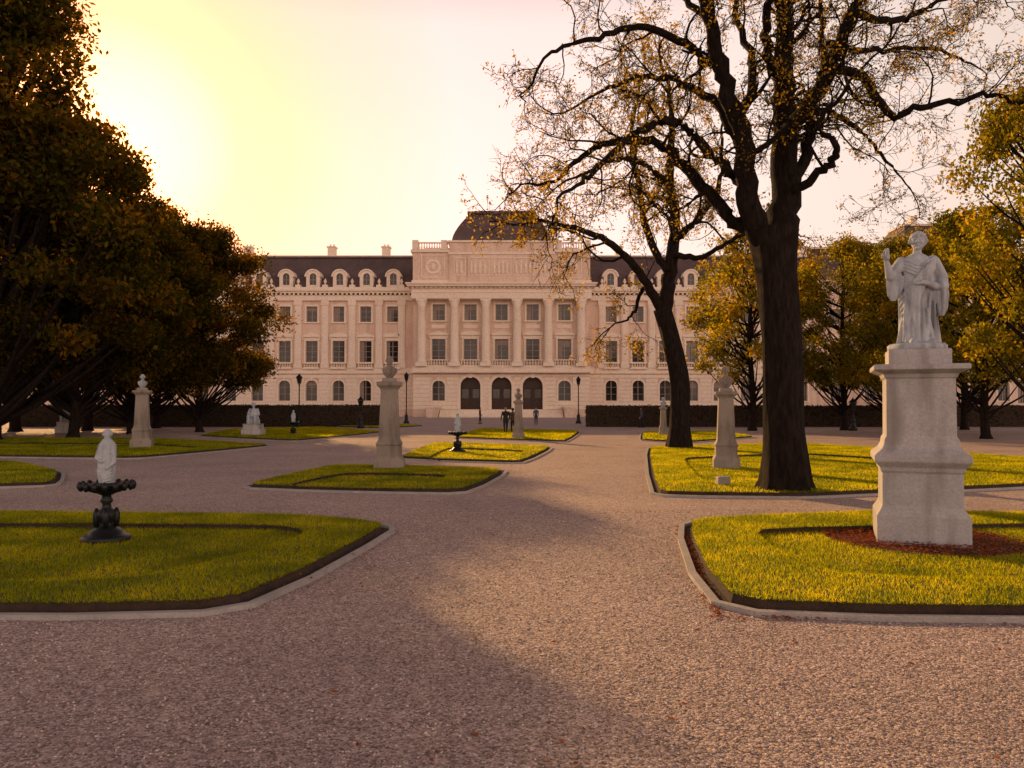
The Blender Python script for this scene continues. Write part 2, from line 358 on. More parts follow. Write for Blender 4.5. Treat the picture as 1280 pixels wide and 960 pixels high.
# ---------------------------------------------------------------- palace
pal=empty('palace',(0,0,0)); pal.scale=(1.4,1.4,1.31)
W=MB();T=MB();R=MB();GL=MB();FR=MB();CO=MB();DR=MB();CU=MB();ORN=MB();T_=MB()
AX=-1.15
def wall(x0,x1,y,t,z0,z1,ops):
    cur=x0
    for (a,b,c,d) in sorted(ops):
        W.box(cur,a,y,y+t,z0,z1); W.box(a,b,y,y+t,z0,c); W.box(a,b,y,y+t,d,z1); cur=b
    W.box(cur,x1,y,y+t,z0,z1)
def courses(x0,x1,y,z0,z1,ops,h=0.48):
    z=z0
    while z<z1-0.1:
        zt=min(z+h-0.07,z1); cur=x0
        for (a,b,c,d) in sorted(ops):
            if zt>c-0.02 and z<d: T_.box(cur,a-0.22,y-0.08,y+0.03,z,zt); cur=b+0.22
        T_.box(cur,x1,y-0.08,y+0.03,z,zt); z+=h
def arch(mb,xc,w,zs,zt,y0,y1,n=8):
    r=w/2
    for i in range(n):
        a0=math.pi*(1-i/n);a1=math.pi*(1-(i+1)/n)
        p=[(xc+r*math.cos(a0),zs+r*math.sin(a0)),(xc+r*math.cos(a1),zs+r*math.sin(a1))]
        mb.poly([p[0],p[1],(p[1][0],zt),(p[0][0],zt)],y0,y1)
def ring(mb,xc,r0,r1,zs,y0,y1,n=12,full=False):
    for i in range(n):
        a0=math.pi*(1-i/n)*(2 if full else 1);a1=math.pi*(1-(i+1)/n)*(2 if full else 1)
        mb.poly([(xc+r0*math.cos(a0),zs+r0*math.sin(a0)),(xc+r0*math.cos(a1),zs+r0*math.sin(a1)),(xc+r1*math.cos(a1),zs+r1*math.sin(a1)),(xc+r1*math.cos(a0),zs+r1*math.sin(a0))],y0,y1)
def window(xc,w,zb,zt,y,kind='',bars=3):
    x0,x1=xc-w/2,xc+w/2
    GL.box(x0,x1,y+.28,y+.33,zb,zt)
    f=0.07
    FR.box(x0,x0+f,y+.2,y+.27,zb,zt); FR.box(x1-f,x1,y+.2,y+.27,zb,zt); FR.box(x0+f,x1-f,y+.2,y+.27,zt-f,zt); FR.box(x0+f,x1-f,y+.2,y+.27,zb,zb+f)
    FR.box(xc-.035,xc+.035,y+.21,y+.275,zb+f,zt-f)
    for i in range(1,bars+1):
        z=zb+(zt-zb)*i/(bars+1); FR.box(x0+f,xc-.035,y+.215,y+.272,z-.02,z+.02); FR.box(xc+.035,x1-f,y+.215,y+.272,z-.02,z+.02)
    if random.random()<.35: CU.box(x0+f,x0+w*random.uniform(.2,.45),y+.273,y+.279,zb+f,zt-f)
    if random.random()<.25: CU.box(x0+f,x1-f,y+.2735,y+.2785,zt-(zt-zb)*random.uniform(.2,.5),zt-f)
    if kind=='arch':
        arch(W,xc,w,zt-w/2,zt,y+.003,y+.198); ring(T,xc,w/2+.002,w/2+.2,zt-w/2,y-.1,y+.02)
        T.box(x0-.2,x0-.002,y-.1,y+.02,zb,zt-w/2); T.box(x1+.002,x1+.2,y-.1,y+.02,zb,zt-w/2)
        T.box(x0-.25,x1+.25,y-.14,y+.02,zb-.14,zb-.002); T.box(xc-.12,xc+.12,y-.16,y-.101,zt-.05,zt+.32); return
    T.box(x0-.2,x0-.002,y-.09,y+.05,zb,zt); T.box(x1+.002,x1+.2,y-.09,y+.05,zb,zt); T.box(x0-.2,x1+.2,y-.09,y+.05,zt+.002,zt+.22)
    T.box(x0-.28,x1+.28,y-.2,y+.02,zb-.16,zb-.003)
    if kind in('ped','seg'):
        T.box(x0-.38,x1+.38,y-.28,y+.02,zt+.45,zt+.58)
        T.box(x0-.2,x1+.2,y-.05,y+.02,zt+.222,zt+.448)
        if kind=='ped': T.poly([(x0-.38,zt+.582),(x1+.38,zt+.582),(xc,zt+1.0)],y-.24,y+.02)
        else: 
            r=w/2+.38; pts=[(xc+r*math.cos(a),zt+.582+.38*math.sin(a)) for a in np.linspace(0,math.pi,9)]; T.poly(pts,y-.24,y+.02)
        T.box(x0-.34,x0-.22,y-.2,y+.02,zt+.1,zt+.449); T.box(x1+.22,x1+.34,y-.2,y+.02,zt+.1,zt+.449)
def balustrade(x0,x1,y,z,h=.8):
    n=max(2,int((x1-x0)/.28)); T.box(x0,x1,y-.14,y+.14,z,z+.12); T.box(x0,x1,y-.16,y+.16,z+h-.12,z+h)
    for i in range(n):
        x=x0+(i+.5)*(x1-x0)/n; ORN.lathe(x,y,[(.05,z+.121),(.10,z+.28),(.05,z+h*.55),(.07,z+h-.121)],8)
def vase(x,y,z,s=1):
    ORN.lathe(x,y,[(.22*s,z),(.22*s,z+.15*s),(.1*s,z+.22*s),(.1*s,z+.3*s),(.28*s,z+.6*s),(.3*s,z+.8*s),(.16*s,z+.95*s),(.2*s,z+1.05*s),(.05*s,z+1.25*s),(.02*s,z+1.35*s)],10)
BAY=3.07; NB=7
def wing(sgn,y=91.0,nb=NB,off0=12.45):
    xin=AX+sgn*(off0-BAY/2-1.2); xout=AX+sgn*(off0+BAY*(nb-.5)); x0,x1=min(xin,xout),max(xin,xout)
    cs=[AX+sgn*(off0+BAY*k) for k in range(nb)]
    g=[(c-.65,c+.65,1.9,4.4) for c in cs]; m=[(c-.68,c+.68,6.6,9.2) for c in cs]; u=[(c-.62,c+.62,11.5,13.4) for c in cs]
    W.box(x0,x1,y-.12,y+.45,-.1,0.8)
    wall(x0,x1,y,.45,.8,5.3,g); wall(x0,x1,y,.45,5.3,10.8,m); wall(x0,x1,y,.45,10.8,14.2,u)
    courses(x0,x1,y,.85,5.1,g)
    W.box(x0,x1,y+.45,y+13,-.1,15.2)
    T.box(x0,x1,y-.28,y+.02,5.2,5.42); T.box(x0,x1,y-.18,y+.02,5.422,5.9)
    T.box(x0,x1,y-.33,y+.1,14.1,14.75); T.box(x0,x1,y-.6,y+.1,14.98,15.2); T.box(x0,x1,y-.85,y+.1,15.202,15.45)
    x=x0+.2
    while x<x1-.2: T.box(x,x+.2,y-.56,y-.332,14.752,14.978); x+=.5
    for k,c in enumerate(cs):
        window(c,1.3,1.9,4.4,y,'arch',2); window(c,1.36,6.6,9.2,y,'ped' if k%2 else 'seg',3); window(c,1.24,11.5,13.4,y,'',2)
        balustrade(c-.85,c+.85,y-.35,5.902,.62); T.box(c-.95,c+.95,y-.55,y-.1,5.75,5.9)
        zd=15.75; yy=y+.35
        T.box(c-.78,c-.38,yy,yy+2.0,zd,zd+1.4);T.box(c+.38,c+.78,yy,yy+2.0,zd,zd+1.4);T.box(c-.38,c+.38,yy,yy+2.0,zd,zd+.35)
        GL.box(c-.38,c+.38,yy+.15,yy+.2,zd+.35,zd+1.7); FR.box(c-.03,c+.03,yy+.1,yy+.148,zd+.35,zd+1.65);FR.box(c-.38,c+.38,yy+.1,yy+.145,zd+.95,zd+1.01)
        ring(T,c,.38,.78,zd+1.402,yy,yy+2.0,12); ring(T,c,.782,.95,zd+1.36,yy-.14,yy+1.9,12)
    for k in range(nb+1):
        c=AX+sgn*(off0+BAY*(k-.5))
        if k in(0,nb): c-=sgn*(.45 if k else -.5)
        T.box(c-.38,c+.38,y-.24,y+.02,5.902,13.6); T.box(c-.48,c+.48,y-.3,y+.02,5.903,6.5); T.box(c-.46,c+.46,y-.32,y+.02,13.5,14.098)
        T.box(c-.25,c+.25,y-.3,y-.238,6.9,13.2)
        T.box(c-.3,c+.3,y-.45,y+.15,15.452,16.0); vase(c,y-.15,16.0,.62)
    T.box(x0,x1,y-.3,y+.05,15.452,15.75)
    R.frust((x0,x1,y+.1,y+12.9),15.3,(x0+(.8 if sgn<0 else 0),x1-(.8 if sgn>0 else 0),y+3.6,y+9.4),20.0)
    R.box(x0,x1,y+3.4,y+9.6,20.0,20.22); T.box(x0,x1,y+3.5,y+9.5,20.221,20.38)
    for dx in (9.5,16,26.0,31.5):
        c=AX+sgn*(off0-2+dx-6)
        if abs(c-AX)<11.5: continue
        T.box(c-.45,c+.45,y+4.2,y+5.2,20.3,21.5); T.box(c-.55,c+.55,y+4.1,y+5.3,21.5,21.68)
        ORN.lathe(c-.2,y+4.7,[(.12,21.68),(.1,22.0)],8); ORN.lathe(c+.2,y+4.7,[(.12,21.68),(.1,22.0)],8)
wing(-1);wing(1)
yb=88.3; X0=AX-9.75; X1=AX+9.75
colx=[AX+o for o in(-8.75,-5.15,-1.72,1.72,5.15,8.75)]
winx=[AX+o for o in(-6.95,-3.44,0,3.44,6.95)]
g=[(x-.7,x+.7,1.9,4.3) for x in(winx[0],winx[4])]+[(x-1.1,x+1.1,.9,4.75) for x in winx[1:4]]
W.box(X0,X1,yb-.15,yb+.6,-.1,.9); wall(X0,X1,yb,.6,.9,5.2,g); courses(X0,X1,yb,.92,5.0,g)
for x in(winx[0],winx[4]): window(x,1.4,1.9,4.3,yb,'arch',2)
for x in winx[1:4]:
    arch(W,x,2.2,3.65,4.75,yb+.003,yb+.4,12); ring(T,x,1.102,1.45,3.65,yb-.14,yb+.05,14); T.box(x-1.45,x-1.102,yb-.14,yb+.05,.9,3.65);T.box(x+1.102,x+1.45,yb-.14,yb+.05,.9,3.65)
    T.box(x-.2,x+.2,yb-.25,yb-.142,4.6,5.15)
    DR.box(x-1.1,x+1.1,yb+.55,yb+.6,.9,4.75); DR.box(x-.06,x+.06,yb+.45,yb+.549,.9,3.4); DR.box(x-1.1,x+1.1,yb+.42,yb+.548,3.4,3.55)
    for s in(-1,1):
        DR.box(x+s*.58-.36,x+s*.58+.36,yb+.5,yb+.546,1.2,2.0); GL.box(x+s*.58-.36,x+s*.58+.36,yb+.52,yb+.547,2.2,3.3)
T.box(X0-.1,X1+.1,yb-.9,yb+.3,5.2,5.5); T.box(X0,X1,yb-.75,yb+.3,5.502,5.95)
W.box(X0,X1,yb+.6,yb+11.5,-.1,19.5)
m=[(x-.75,x+.75,6.5,9.2) for x in winx]; u=[(x-.68,x+.68,11.4,13.3) for x in winx]
yr=yb+.0
wall(X0,X1,yr,.6,5.2,10.7,m); wall(X0,X1,yr,.6,10.7,13.9,u)
for k,x in enumerate(winx):
    window(x,1.5,6.5,9.2,yr,'ped' if k%2==0 else 'seg',3); window(x,1.36,11.4,13.3,yr,'',2)
    T.box(x-.8,x+.8,yr-.06,yr+.02,10.45,10.9)
for a,b in zip(colx[:-1],colx[1:]): balustrade(a+.6,b-.6,yb-.55,5.952,.8)
for x in colx:
    yc=yb-.72
    T.box(x-.62,x+.62,yc-.55,yc+.5,5.952,6.4)
    CO.lathe(x,yc,[(.56,6.4),(.58,6.5),(.48,6.62),(.46,6.7),(.46,9.0),(.41,12.9),(.44,12.95),(.44,13.05),(.42,13.1),(.62,13.55),(.62,13.62)],20)
    T.box(x-.6,x+.6,yc-.58,yc+.56,13.6,13.82)
    T.box(x-.4,x+.4,yr-.1,yr+.02,5.953,13.8)
T.box(X0-.1,X1+.1,yb-1.35,yb+.5,13.822,14.5); T.box(X0-.15,X1+.15,yb-1.42,yb+.5,14.502,14.62); T.box(X0-.05,X1+.05,yb-1.32,yb+.5,14.622,15.2)
x=X0
while x<X1: T.box(x,x+.22,yb-1.6,yb-1.322,15.0,15.198); x+=.5
T.box(X0-.5,X1+.5,yb-1.95,yb+.6,15.202,15.42); T.box(X0-.65,X1+.65,yb-2.15,yb+.7,15.422,15.6)
W.box(X0+.02,X1-.02,yb-.9,yb+11.4,15.6,19.55); T.box(X0-.1,X1+.1,yb-1.05,yb+.1,15.602,16.0); T.box(X0-.2,X1+.2,yb-1.15,yb+11.8,19.3,19.6)
balustrade(X0,AX-5.8,yb-.85,19.602,.9); balustrade(AX+5.8,X1,yb-.85,19.602,.9)
for x in(X0+.3,AX-6.3,AX+6.3,X1-.3): T.box(x-.32,x+.32,yb-1.2,yb-.5,19.603,20.7)
W.box(AX-5.7,AX+5.7,yb-1.25,yb+10,15.62,20.4); T.box(AX-5.9,AX+5.9,yb-1.45,yb+10.2,20.4,20.62); T.box(AX-5.8,AX+5.8,yb-1.36,yb-1.2,19.0,19.25)
for (a,b) in((-5.2,-3.9),(-3.6,-1.3),(-1.1,1.1),(1.3,3.6),(3.9,5.2)):
    T.box(AX+a,AX+b,yb-1.34,yb-1.24,16.5,16.62);T.box(AX+a,AX+b,yb-1.34,yb-1.24,18.5,18.62);T.box(AX+a,AX+a+.1,yb-1.34,yb-1.24,16.62,18.5);T.box(AX+b-.1,AX+b,yb-1.34,yb-1.24,16.62,18.5)
    x=AX+a+.3
    while x<AX+b-.2:
        ORN.lathe(x,yb-1.26,[(.08,16.65),(.17,16.9),(.12,17.3),(.2,17.6),(.08,17.85),(.12,18.0),(.1,18.15),(.02,18.25)],7); x+=random.uniform(.38,.55)
for s in(-1,1):
    xm=AX+s*7.5; ring(T,xm,.6,.85,17.6,yb-1.02,yb-.88,20,True); 
    ORN.lathe(xm,yb-.88,[(.1,17.15),(.3,17.3),(.2,17.6),(.26,17.9),(.05,18.1)],8)
    T.box(xm-1.3,xm+1.3,yb-.98,yb-.88,16.3,16.4);T.box(xm-1.3,xm+1.3,yb-.98,yb-.88,18.9,19.0)
    T.box(xm-1.3,xm-1.2,yb-.98,yb-.88,16.4,18.9);T.box(xm+1.2,xm+1.3,yb-.98,yb-.88,16.4,18.9)
prev=None
for t in np.linspace(0,1,8):
    hw=5.5-1.9*t**1.3; z=20.6+3.7*t**.85; c=(AX-hw,AX+hw,yb-.8+(5.5-hw),yb+8.8-(5.5-hw))
    if prev: R.frust(prev[0],prev[1],c,z)
    prev=(c,z)
c,z=prev; R.box(c[0]-.25,c[1]+.25,c[2]-.25,c[3]+.25,z,z+.3); R.box(c[0]+.5,c[1]-.5,c[2]+.5,c[3]-.5,z+.3,z+.55)
R.frust((X0,X1,yb,yb+11.7),19.605,(X0+1.2,X1-1.2,yb+1.5,yb+10),20.3)
for i in range(5):
    T.box(AX-6.6,AX+6.6,yb-1.5-(5-i)*.42,yb-.16,-.05 if i==0 else i*.17+.001,(i+1)*.17)
for s in(-1,1):
    x=AX+s*7.3
    W.box(x-.6,x+.6,yb-3.9,yb-.2,-.1,1.1); T.box(x-.68,x+.68,yb-3.98,yb-.16,1.1,1.25)
def pavilion(x0,x1,y,zc,zr,nb):
    cs=[x0+(x1-x0)*(k+.5)/nb for k in range(nb)]
    W.box(x0,x1,y+.45,y+12,-.1,zc)
    g=[(c-.65,c+.65,1.9,4.4) for c in cs]; m=[(c-.68,c+.68,6.6,9.2) for c in cs]; u=[(c-.62,c+.62,11.5,13.4) for c in cs]
    wall(x0,x1,y,.45,-.1,5.3,g); wall(x0,x1,y,.45,5.3,10.8,m); wall(x0,x1,y,.45,10.8,zc,u)
    T.box(x0-.1,x1+.1,y-.25,y+.02,5.2,5.8); T.box(x0-.2,x1+.2,y-.5,y+12.2,zc-.3,zc)
    for c in cs: window(c,1.3,1.9,4.4,y,'arch',2); window(c,1.36,6.6,9.2,y,'ped',3); window(c,1.24,11.5,13.4,y,'',2)
    R.frust((x0,x1,y,y+12),zc,(x0+2,x1-2,y+4,y+8),zr); T.box(x0+1.9,x1-1.9,y+3.9,y+8.1,zr,zr+.25)
    T.box(x0+3,x0+3.8,y+4.5,y+5.3,zr+.25,zr+1.4)
pavilion(AX-45,AX-33.0,93.5,18,22.0,3); pavilion(AX+33,AX+45,93.5,17,21.8,3); pavilion(AX+45.5,AX+58,90,20,24.0,4)
def low(x0,x1,y):
    nb=int((x1-x0)/3.2); cs=[x0+(x1-x0)*(k+.5)/nb for k in range(nb)]
    wall(x0,x1,y,.45,-.1,6,[(c-.7,c+.7,1.6,4.6) for c in cs]); W.box(x0,x1,y+.45,y+8,-.1,6); T.box(x0,x1,y-.3,y+8.2,6,6.4); R.frust((x0,x1,y,y+8),6.4,(x0,x1,y+3,y+5),8.5)
    for c in cs: window(c,1.4,1.6,4.6,y,'arch',2)
low(AX-85,AX-45.2,92); low(AX+58.2,AX+90,92)
W.obj('walls',M['wall'],pal);T_.obj('rusticated_courses',M['trim'],pal);T.obj('stone_trim',M['trim'],pal);R.obj('roof',M['slate'],pal);GL.obj('window_panes',M['glass'],pal)
FR.obj('window_frames',M['frame'],pal);CO.obj('columns',M['trim'],pal);DR.obj('doors',M['door'],pal);CU.obj('curtains',M['curtain'],pal);ORN.obj('ornaments',M['trim'],pal)

# ---------------------------------------------------------------- hedges
def hedge(x0,x1,y0,y1,h):
    e=empty('clipped_hedge'); b=MB(); b.box(x0,x1,y0,y1,-.02,h); b.obj('hedge_core',M['soil'],e)
    n=int((x1-x0)*h*110); X=RNG.uniform(x0,x1,n); Z=RNG.uniform(0,h,n); Y=y0+RNG.normal(0,.05,n)
    n2=int((x1-x0)*(y1-y0)*60); C=np.concatenate([np.c_[X,Y,Z],np.c_[RNG.uniform(x0,x1,n2),RNG.uniform(y0,y1,n2),h+RNG.normal(0,.05,n2)],
       np.c_[RNG.normal(x0,.05,200),RNG.uniform(y0,y1,200),RNG.uniform(0,h,200)],np.c_[RNG.normal(x1,.05,200),RNG.uniform(y0,y1,200),RNG.uniform(0,h,200)]])
    V,Fc=leaves(C,.13); obj('hedge_leaves',np_mesh('hedge_leaves',V,Fc,M['leaf_hedge']),e)
hedge((-40-640)*.064,(476-640)*.070,70,72,1.85); hedge((735-640)*.070,52,70,72,1.8)
hedge(-75,(-60-640)*.064,64,66,1.9)

# ---------------------------------------------------------------- dense trees
def densetree_meshes(tag,height,cb,R0,shape,leafm,nclump=85,per=650,lsize=.2,seed=1,clr=.2):
    rn=np.random.default_rng(seed); V=[];Fs=[]
    tr=[(0,0,-.1),(0.1,0,cb*.6),(-.1,.1,cb+ (height-cb)*.3),(0.1,0,cb+(height-cb)*.7),(0,0,height*.93)]
    tp=smooth_path(tr,5); rr=np.linspace(.32,.05,len(tp))*height/15; rr[0]*=1.5; tube(V,Fs,tp,rr,10)
    C=[]
    for i in range(nclump):
        t=rn.random()**.9; z=cb+(height-cb)*t; a=rn.uniform(0,6.283)
        if shape=='cone': rad=R0*(1-t**1.4)*.95+.4
        else: rad=R0*math.sqrt(max(0.02,1-(2*t-.85)**2/1.35))
        rho=rad*(0.35+.65*rn.random()**.5)*rn.uniform(.8,1.12); p=np.array([rho*math.cos(a),rho*math.sin(a),z])
        cr=R0*clr*rn.uniform(.65,1.35)
        d=rn.normal(size=(per,3)); d/=np.linalg.norm(d,axis=1)[:,None]; q=cr*rn.random((per,1))**.45*d*np.array([1.15,1.15,.75]); q+=rn.normal(size=q.shape)*cr*.16
        C.append(p+q)
        s=tp[min(len(tp)-1,int(max(0,(z-cb*.3)/height*len(tp)*.85)))]; mid=(s+p)/2+np.array([0,0,-.08*rho]); bp=smooth_path([s,mid,p],3); tube(V,Fs,bp,np.linspace(.09,.02,len(bp))*height/15,5)
    C=np.concatenate(C); LV,LF=leaves(C,lsize)
    return np_mesh(tag+'_branches',V,Fs,M['bark'],True),np_mesh(tag+'_foliage',LV,LF,leafm)
TM={'cone':densetree_meshes('tall',27,4.0,7.0,'cone',M['leaf_green'],160,400,.27,3,.2),
    'round':densetree_meshes('round',13.5,2.6,5.2,'round',M['leaf_green'],110,400,.22,4,.2),
    'gold':densetree_meshes('gold',13.5,3.2,4.8,'round',M['leaf_gold'],80,300,.20,5,.18),
    'gold2':densetree_meshes('gold2',13.5,3.2,4.6,'round',M['leaf_gold'],90,330,.18,6,.18)}
def tree(name,kind,px,d,top_py,rs=1.0,rot=0,base_h=None):
    hs={'cone':27,'round':13.5,'gold':13.5,'gold2':13.5}[kind]; hgt=CH+(YH-top_py)/F*d
    s=hgt/hs; e=empty(name,((px-640)/F*d,d,0)); e.rotation_euler=(0,0,rot); e.scale=(s*rs,s*rs,s)
    obj('branches',TM[kind][0],e); obj('foliage',TM[kind][1],e)
L='linden_tree'
tree(L,'cone',-15,42,-150,1.05,0); tree(L,'round',92,47,168,.88,1.0); tree(L,'round',-60,50,120,.95,2.0); tree(L,'round',165,54,285,1.05,3.0)
tree(L,'round',250,57,290,.92,4.0); tree(L,'round',20,58,200,1.0,5.0); tree(L,'cone',-190,40,-50,.9,2.2); tree(L,'round',195,66,272,.95,.7); tree(L,'round',110,60,262,1.1,1.7)
A='autumn_tree'
tree(A,'gold',940,60,292,.95,.5); tree(A,'gold2',1055,61,305,.9,1.2); tree(A,'gold2',1140,54,300,.95,2.2); tree(A,'gold',1232,46,262,1.0,3.1)
tree(A,'gold2',1312,36,120,.8,4.0); tree(A,'gold2',1110,66,325,1.0,.2); tree(A,'gold2',1205,62,290,.9,4.4); tree(A,'gold',1400,44,180,1.0,1.0)

# ---------------------------------------------------------------- big sparse trees
def grow(V,Fs,LC,p,d,L,r,lvl,maxl,rn,pleaf,kids):
    n={1:7,2:5,3:3}.get(lvl,2); pts=[p]; q=p.copy(); dd=d.copy(); rnd=rn.normal(size=(n,3))*.26
    for i in range(n):
        dd=dd+rnd[i]; dd[2]+=.05 if lvl<=2 else -.07; dd/=math.sqrt(dd.dot(dd)); q=q+dd*L/n; pts.append(q.copy())
    tube(V,Fs,pts,np.linspace(r,r*.35,len(pts)),5 if lvl<=1 else 3)
    if lvl>=maxl-1:
        for pt in pts[1:]:
            for _ in range(2):
                if rn.random()<pleaf: LC.append(pt+rn.normal(size=3)*.06*kids[1])
    if lvl<maxl:
        k=kids[0][min(lvl-1,len(kids[0])-1)]
        for i in range(k):
            t=.2+.8*(i+rn.random())/k; j=min(int(t*n),n-1); b=pts[j]+(pts[j+1]-pts[j])*min(1,t*n-j)
            ax=pts[j+1]-pts[j]; ax/=math.sqrt(ax.dot(ax))+1e-9; s=rn.normal(size=3); s-=s.dot(ax)*ax; s/=math.sqrt(s.dot(s))
            nd=ax*.65+s*.75; grow(V,Fs,LC,b,nd/math.sqrt(nd.dot(nd)),L*rn.uniform(.38,.6),max(r*.42,.0065*kids[1]),lvl+1,maxl,rn,pleaf,kids)
def bigtree(name,d0,trunk,limbs,subL,leafsize,pleaf,seed,leafm,density=1.3,kids=((6,5,4),1.0)):
    rn=np.random.default_rng(seed); V=[];Fs=[];LC=[]; e=empty(name)
    tp=smooth_path([P(a,b,d0) for a,b,_ in trunk],5); ra=np.interp(np.linspace(0,1,len(tp)),np.linspace(0,1,len(trunk)),[w*.92/2/F*d0 for _,_,w in trunk])
    V2=[];F2=[]; tube(V2,F2,tp,ra,28)
    V2=np.array(V2); k=len(tp)
    for i in range(k):
        c=tp[i]
        for j in range(28):
            a=2*math.pi*j/28; f=1+.05*math.sin(a*4+c[2]*.7)+.03*math.sin(a*7-c[2]*1.3)
            if c[2]<1.4: f+=.25*(1-c[2]/1.4)*max(0,math.cos(a*5+1))
            V2[i*28+j,:2]=c[:2]+(V2[i*28+j,:2]-c[:2])*f
    obj('trunk',np_mesh('trunk',V2,F2,M['bark'],True),e)
    for (pts,w0,w1,dd) in limbs:
        n=len(pts); wp=[P(a,b,d0+dd*(i/(n-1))) for i,(a,b) in enumerate(pts)]
        sp=smooth_path(wp,6); sp[1:-1]+=rn.normal(size=sp[1:-1].shape)*.035; rr=np.linspace(w0,w1,len(sp))/2/F*d0; tube(V,Fs,sp,rr,10)
        seg=np.linalg.norm(np.diff(sp,axis=0),axis=1).sum(); m=int(seg*density)
        for i in range(m):
            t=.25+.75*(i+rn.random())/m; j=min(int(t*(len(sp)-1)),len(sp)-2); ax=sp[j+1]-sp[j]; ax/=np.linalg.norm(ax)
            s=rn.normal(size=3); s-=s.dot(ax)*ax; s/=np.linalg.norm(s); nd=ax*.5+s*.8+np.array([0,0,.2]); nd/=np.linalg.norm(nd)
            grow(V,Fs,LC,sp[j],nd,subL*rn.uniform(.6,1.2)*(1.1-.35*t),max(rr[j]*.38,.013),1,4,rn,pleaf,kids)
        ax=sp[-1]-sp[-3]; ax/=np.linalg.norm(ax); grow(V,Fs,LC,sp[-1],ax,subL*.9,rr[-1],1,4,rn,pleaf,kids)
    obj('branches',np_mesh('branches',V,Fs,M['bark'],True),e)
    LV,LF=leaves(np.array(LC),leafsize); obj('foliage',np_mesh('foliage',LV,LF,leafm),e)
    print(name,len(Fs),len(LC))
bigtree('old_maple_tree',17.9,[(980,623,84),(981,600,62),(980,540,54),(978,440,50),(972,340,52),(968,285,66)],
 [([(975,310),(985,240),(984,150),(982,60),(988,-40),(985,-120)],42,12,1.0),
  ([(958,300),(938,250),(932,170),(905,90),(888,10),(880,-70)],32,10,-1.5),
  ([(958,300),(912,268),(872,222),(825,178),(778,172),(735,190),(695,225)],20,5,1.5),
  ([(938,240),(890,190),(850,152),(800,160),(750,205),(715,235)],15,4,-2.5),
  ([(930,180),(890,120),(840,95),(790,95),(735,120)],14,4,2.5),
  ([(905,90),(860,50),(800,30),(740,45),(690,60)],12,4,-2),
  ([(890,20),(840,-20),(780,-40)],10,4,2),
  ([(930,150),(945,80),(925,10),(935,-60)],14,5,3),
  ([(984,170),(1020,120),(1050,60),(1075,0),(1090,-60)],22,8,-2),
  ([(986,250),(1010,190),(1018,130),(1035,70),(1030,0)],18,6,2),
  ([(1045,80),(1085,95),(1115,138),(1165,130),(1240,118),(1285,125)],13,4,-1.5),
  ([(990,240),(1030,210),(1050,185),(1028,150),(1060,110)],12,4,-2.5),
  ([(1075,10),(1130,20),(1190,-10),(1240,-30)],11,4,2),
  ([(1018,135),(1065,150),(1100,185),(1125,215)],9,3,2.5),
  ([(984,100),(960,40),(970,-30),(950,-90)],14,5,-3),
  ([(1040,50),(1100,60),(1170,55),(1220,75)],9,3,3),
 ],2.0,.06,.38,11,M['leaf_sparse'],1.3,((5,5,4),1.0))
bigtree('young_maple_tree',35.0,[(848,566,34),(849,530,26),(850,480,25),(838,420,24),(828,385,24)],
 [([(830,395),(838,340),(845,280),(838,220),(842,150),(835,90)],20,5,1),
  ([(826,385),(800,340),(760,300),(720,285),(685,275)],13,4,-2),
  ([(828,390),(805,360),(795,385),(785,400)],7,3,2),
  ([(842,300),(875,270),(900,230),(905,170)],11,4,2),
  ([(836,340),(810,290),(800,230),(790,170),(800,110)],11,4,3),
  ([(840,230),(800,200),(760,200),(720,220)],9,3,-3),
  ([(845,320),(880,320),(915,300),(935,290)],8,3,-3),
 ],3.2,.12,.65,12,M['leaf_sparse'],.8,((5,5,3),1.5))

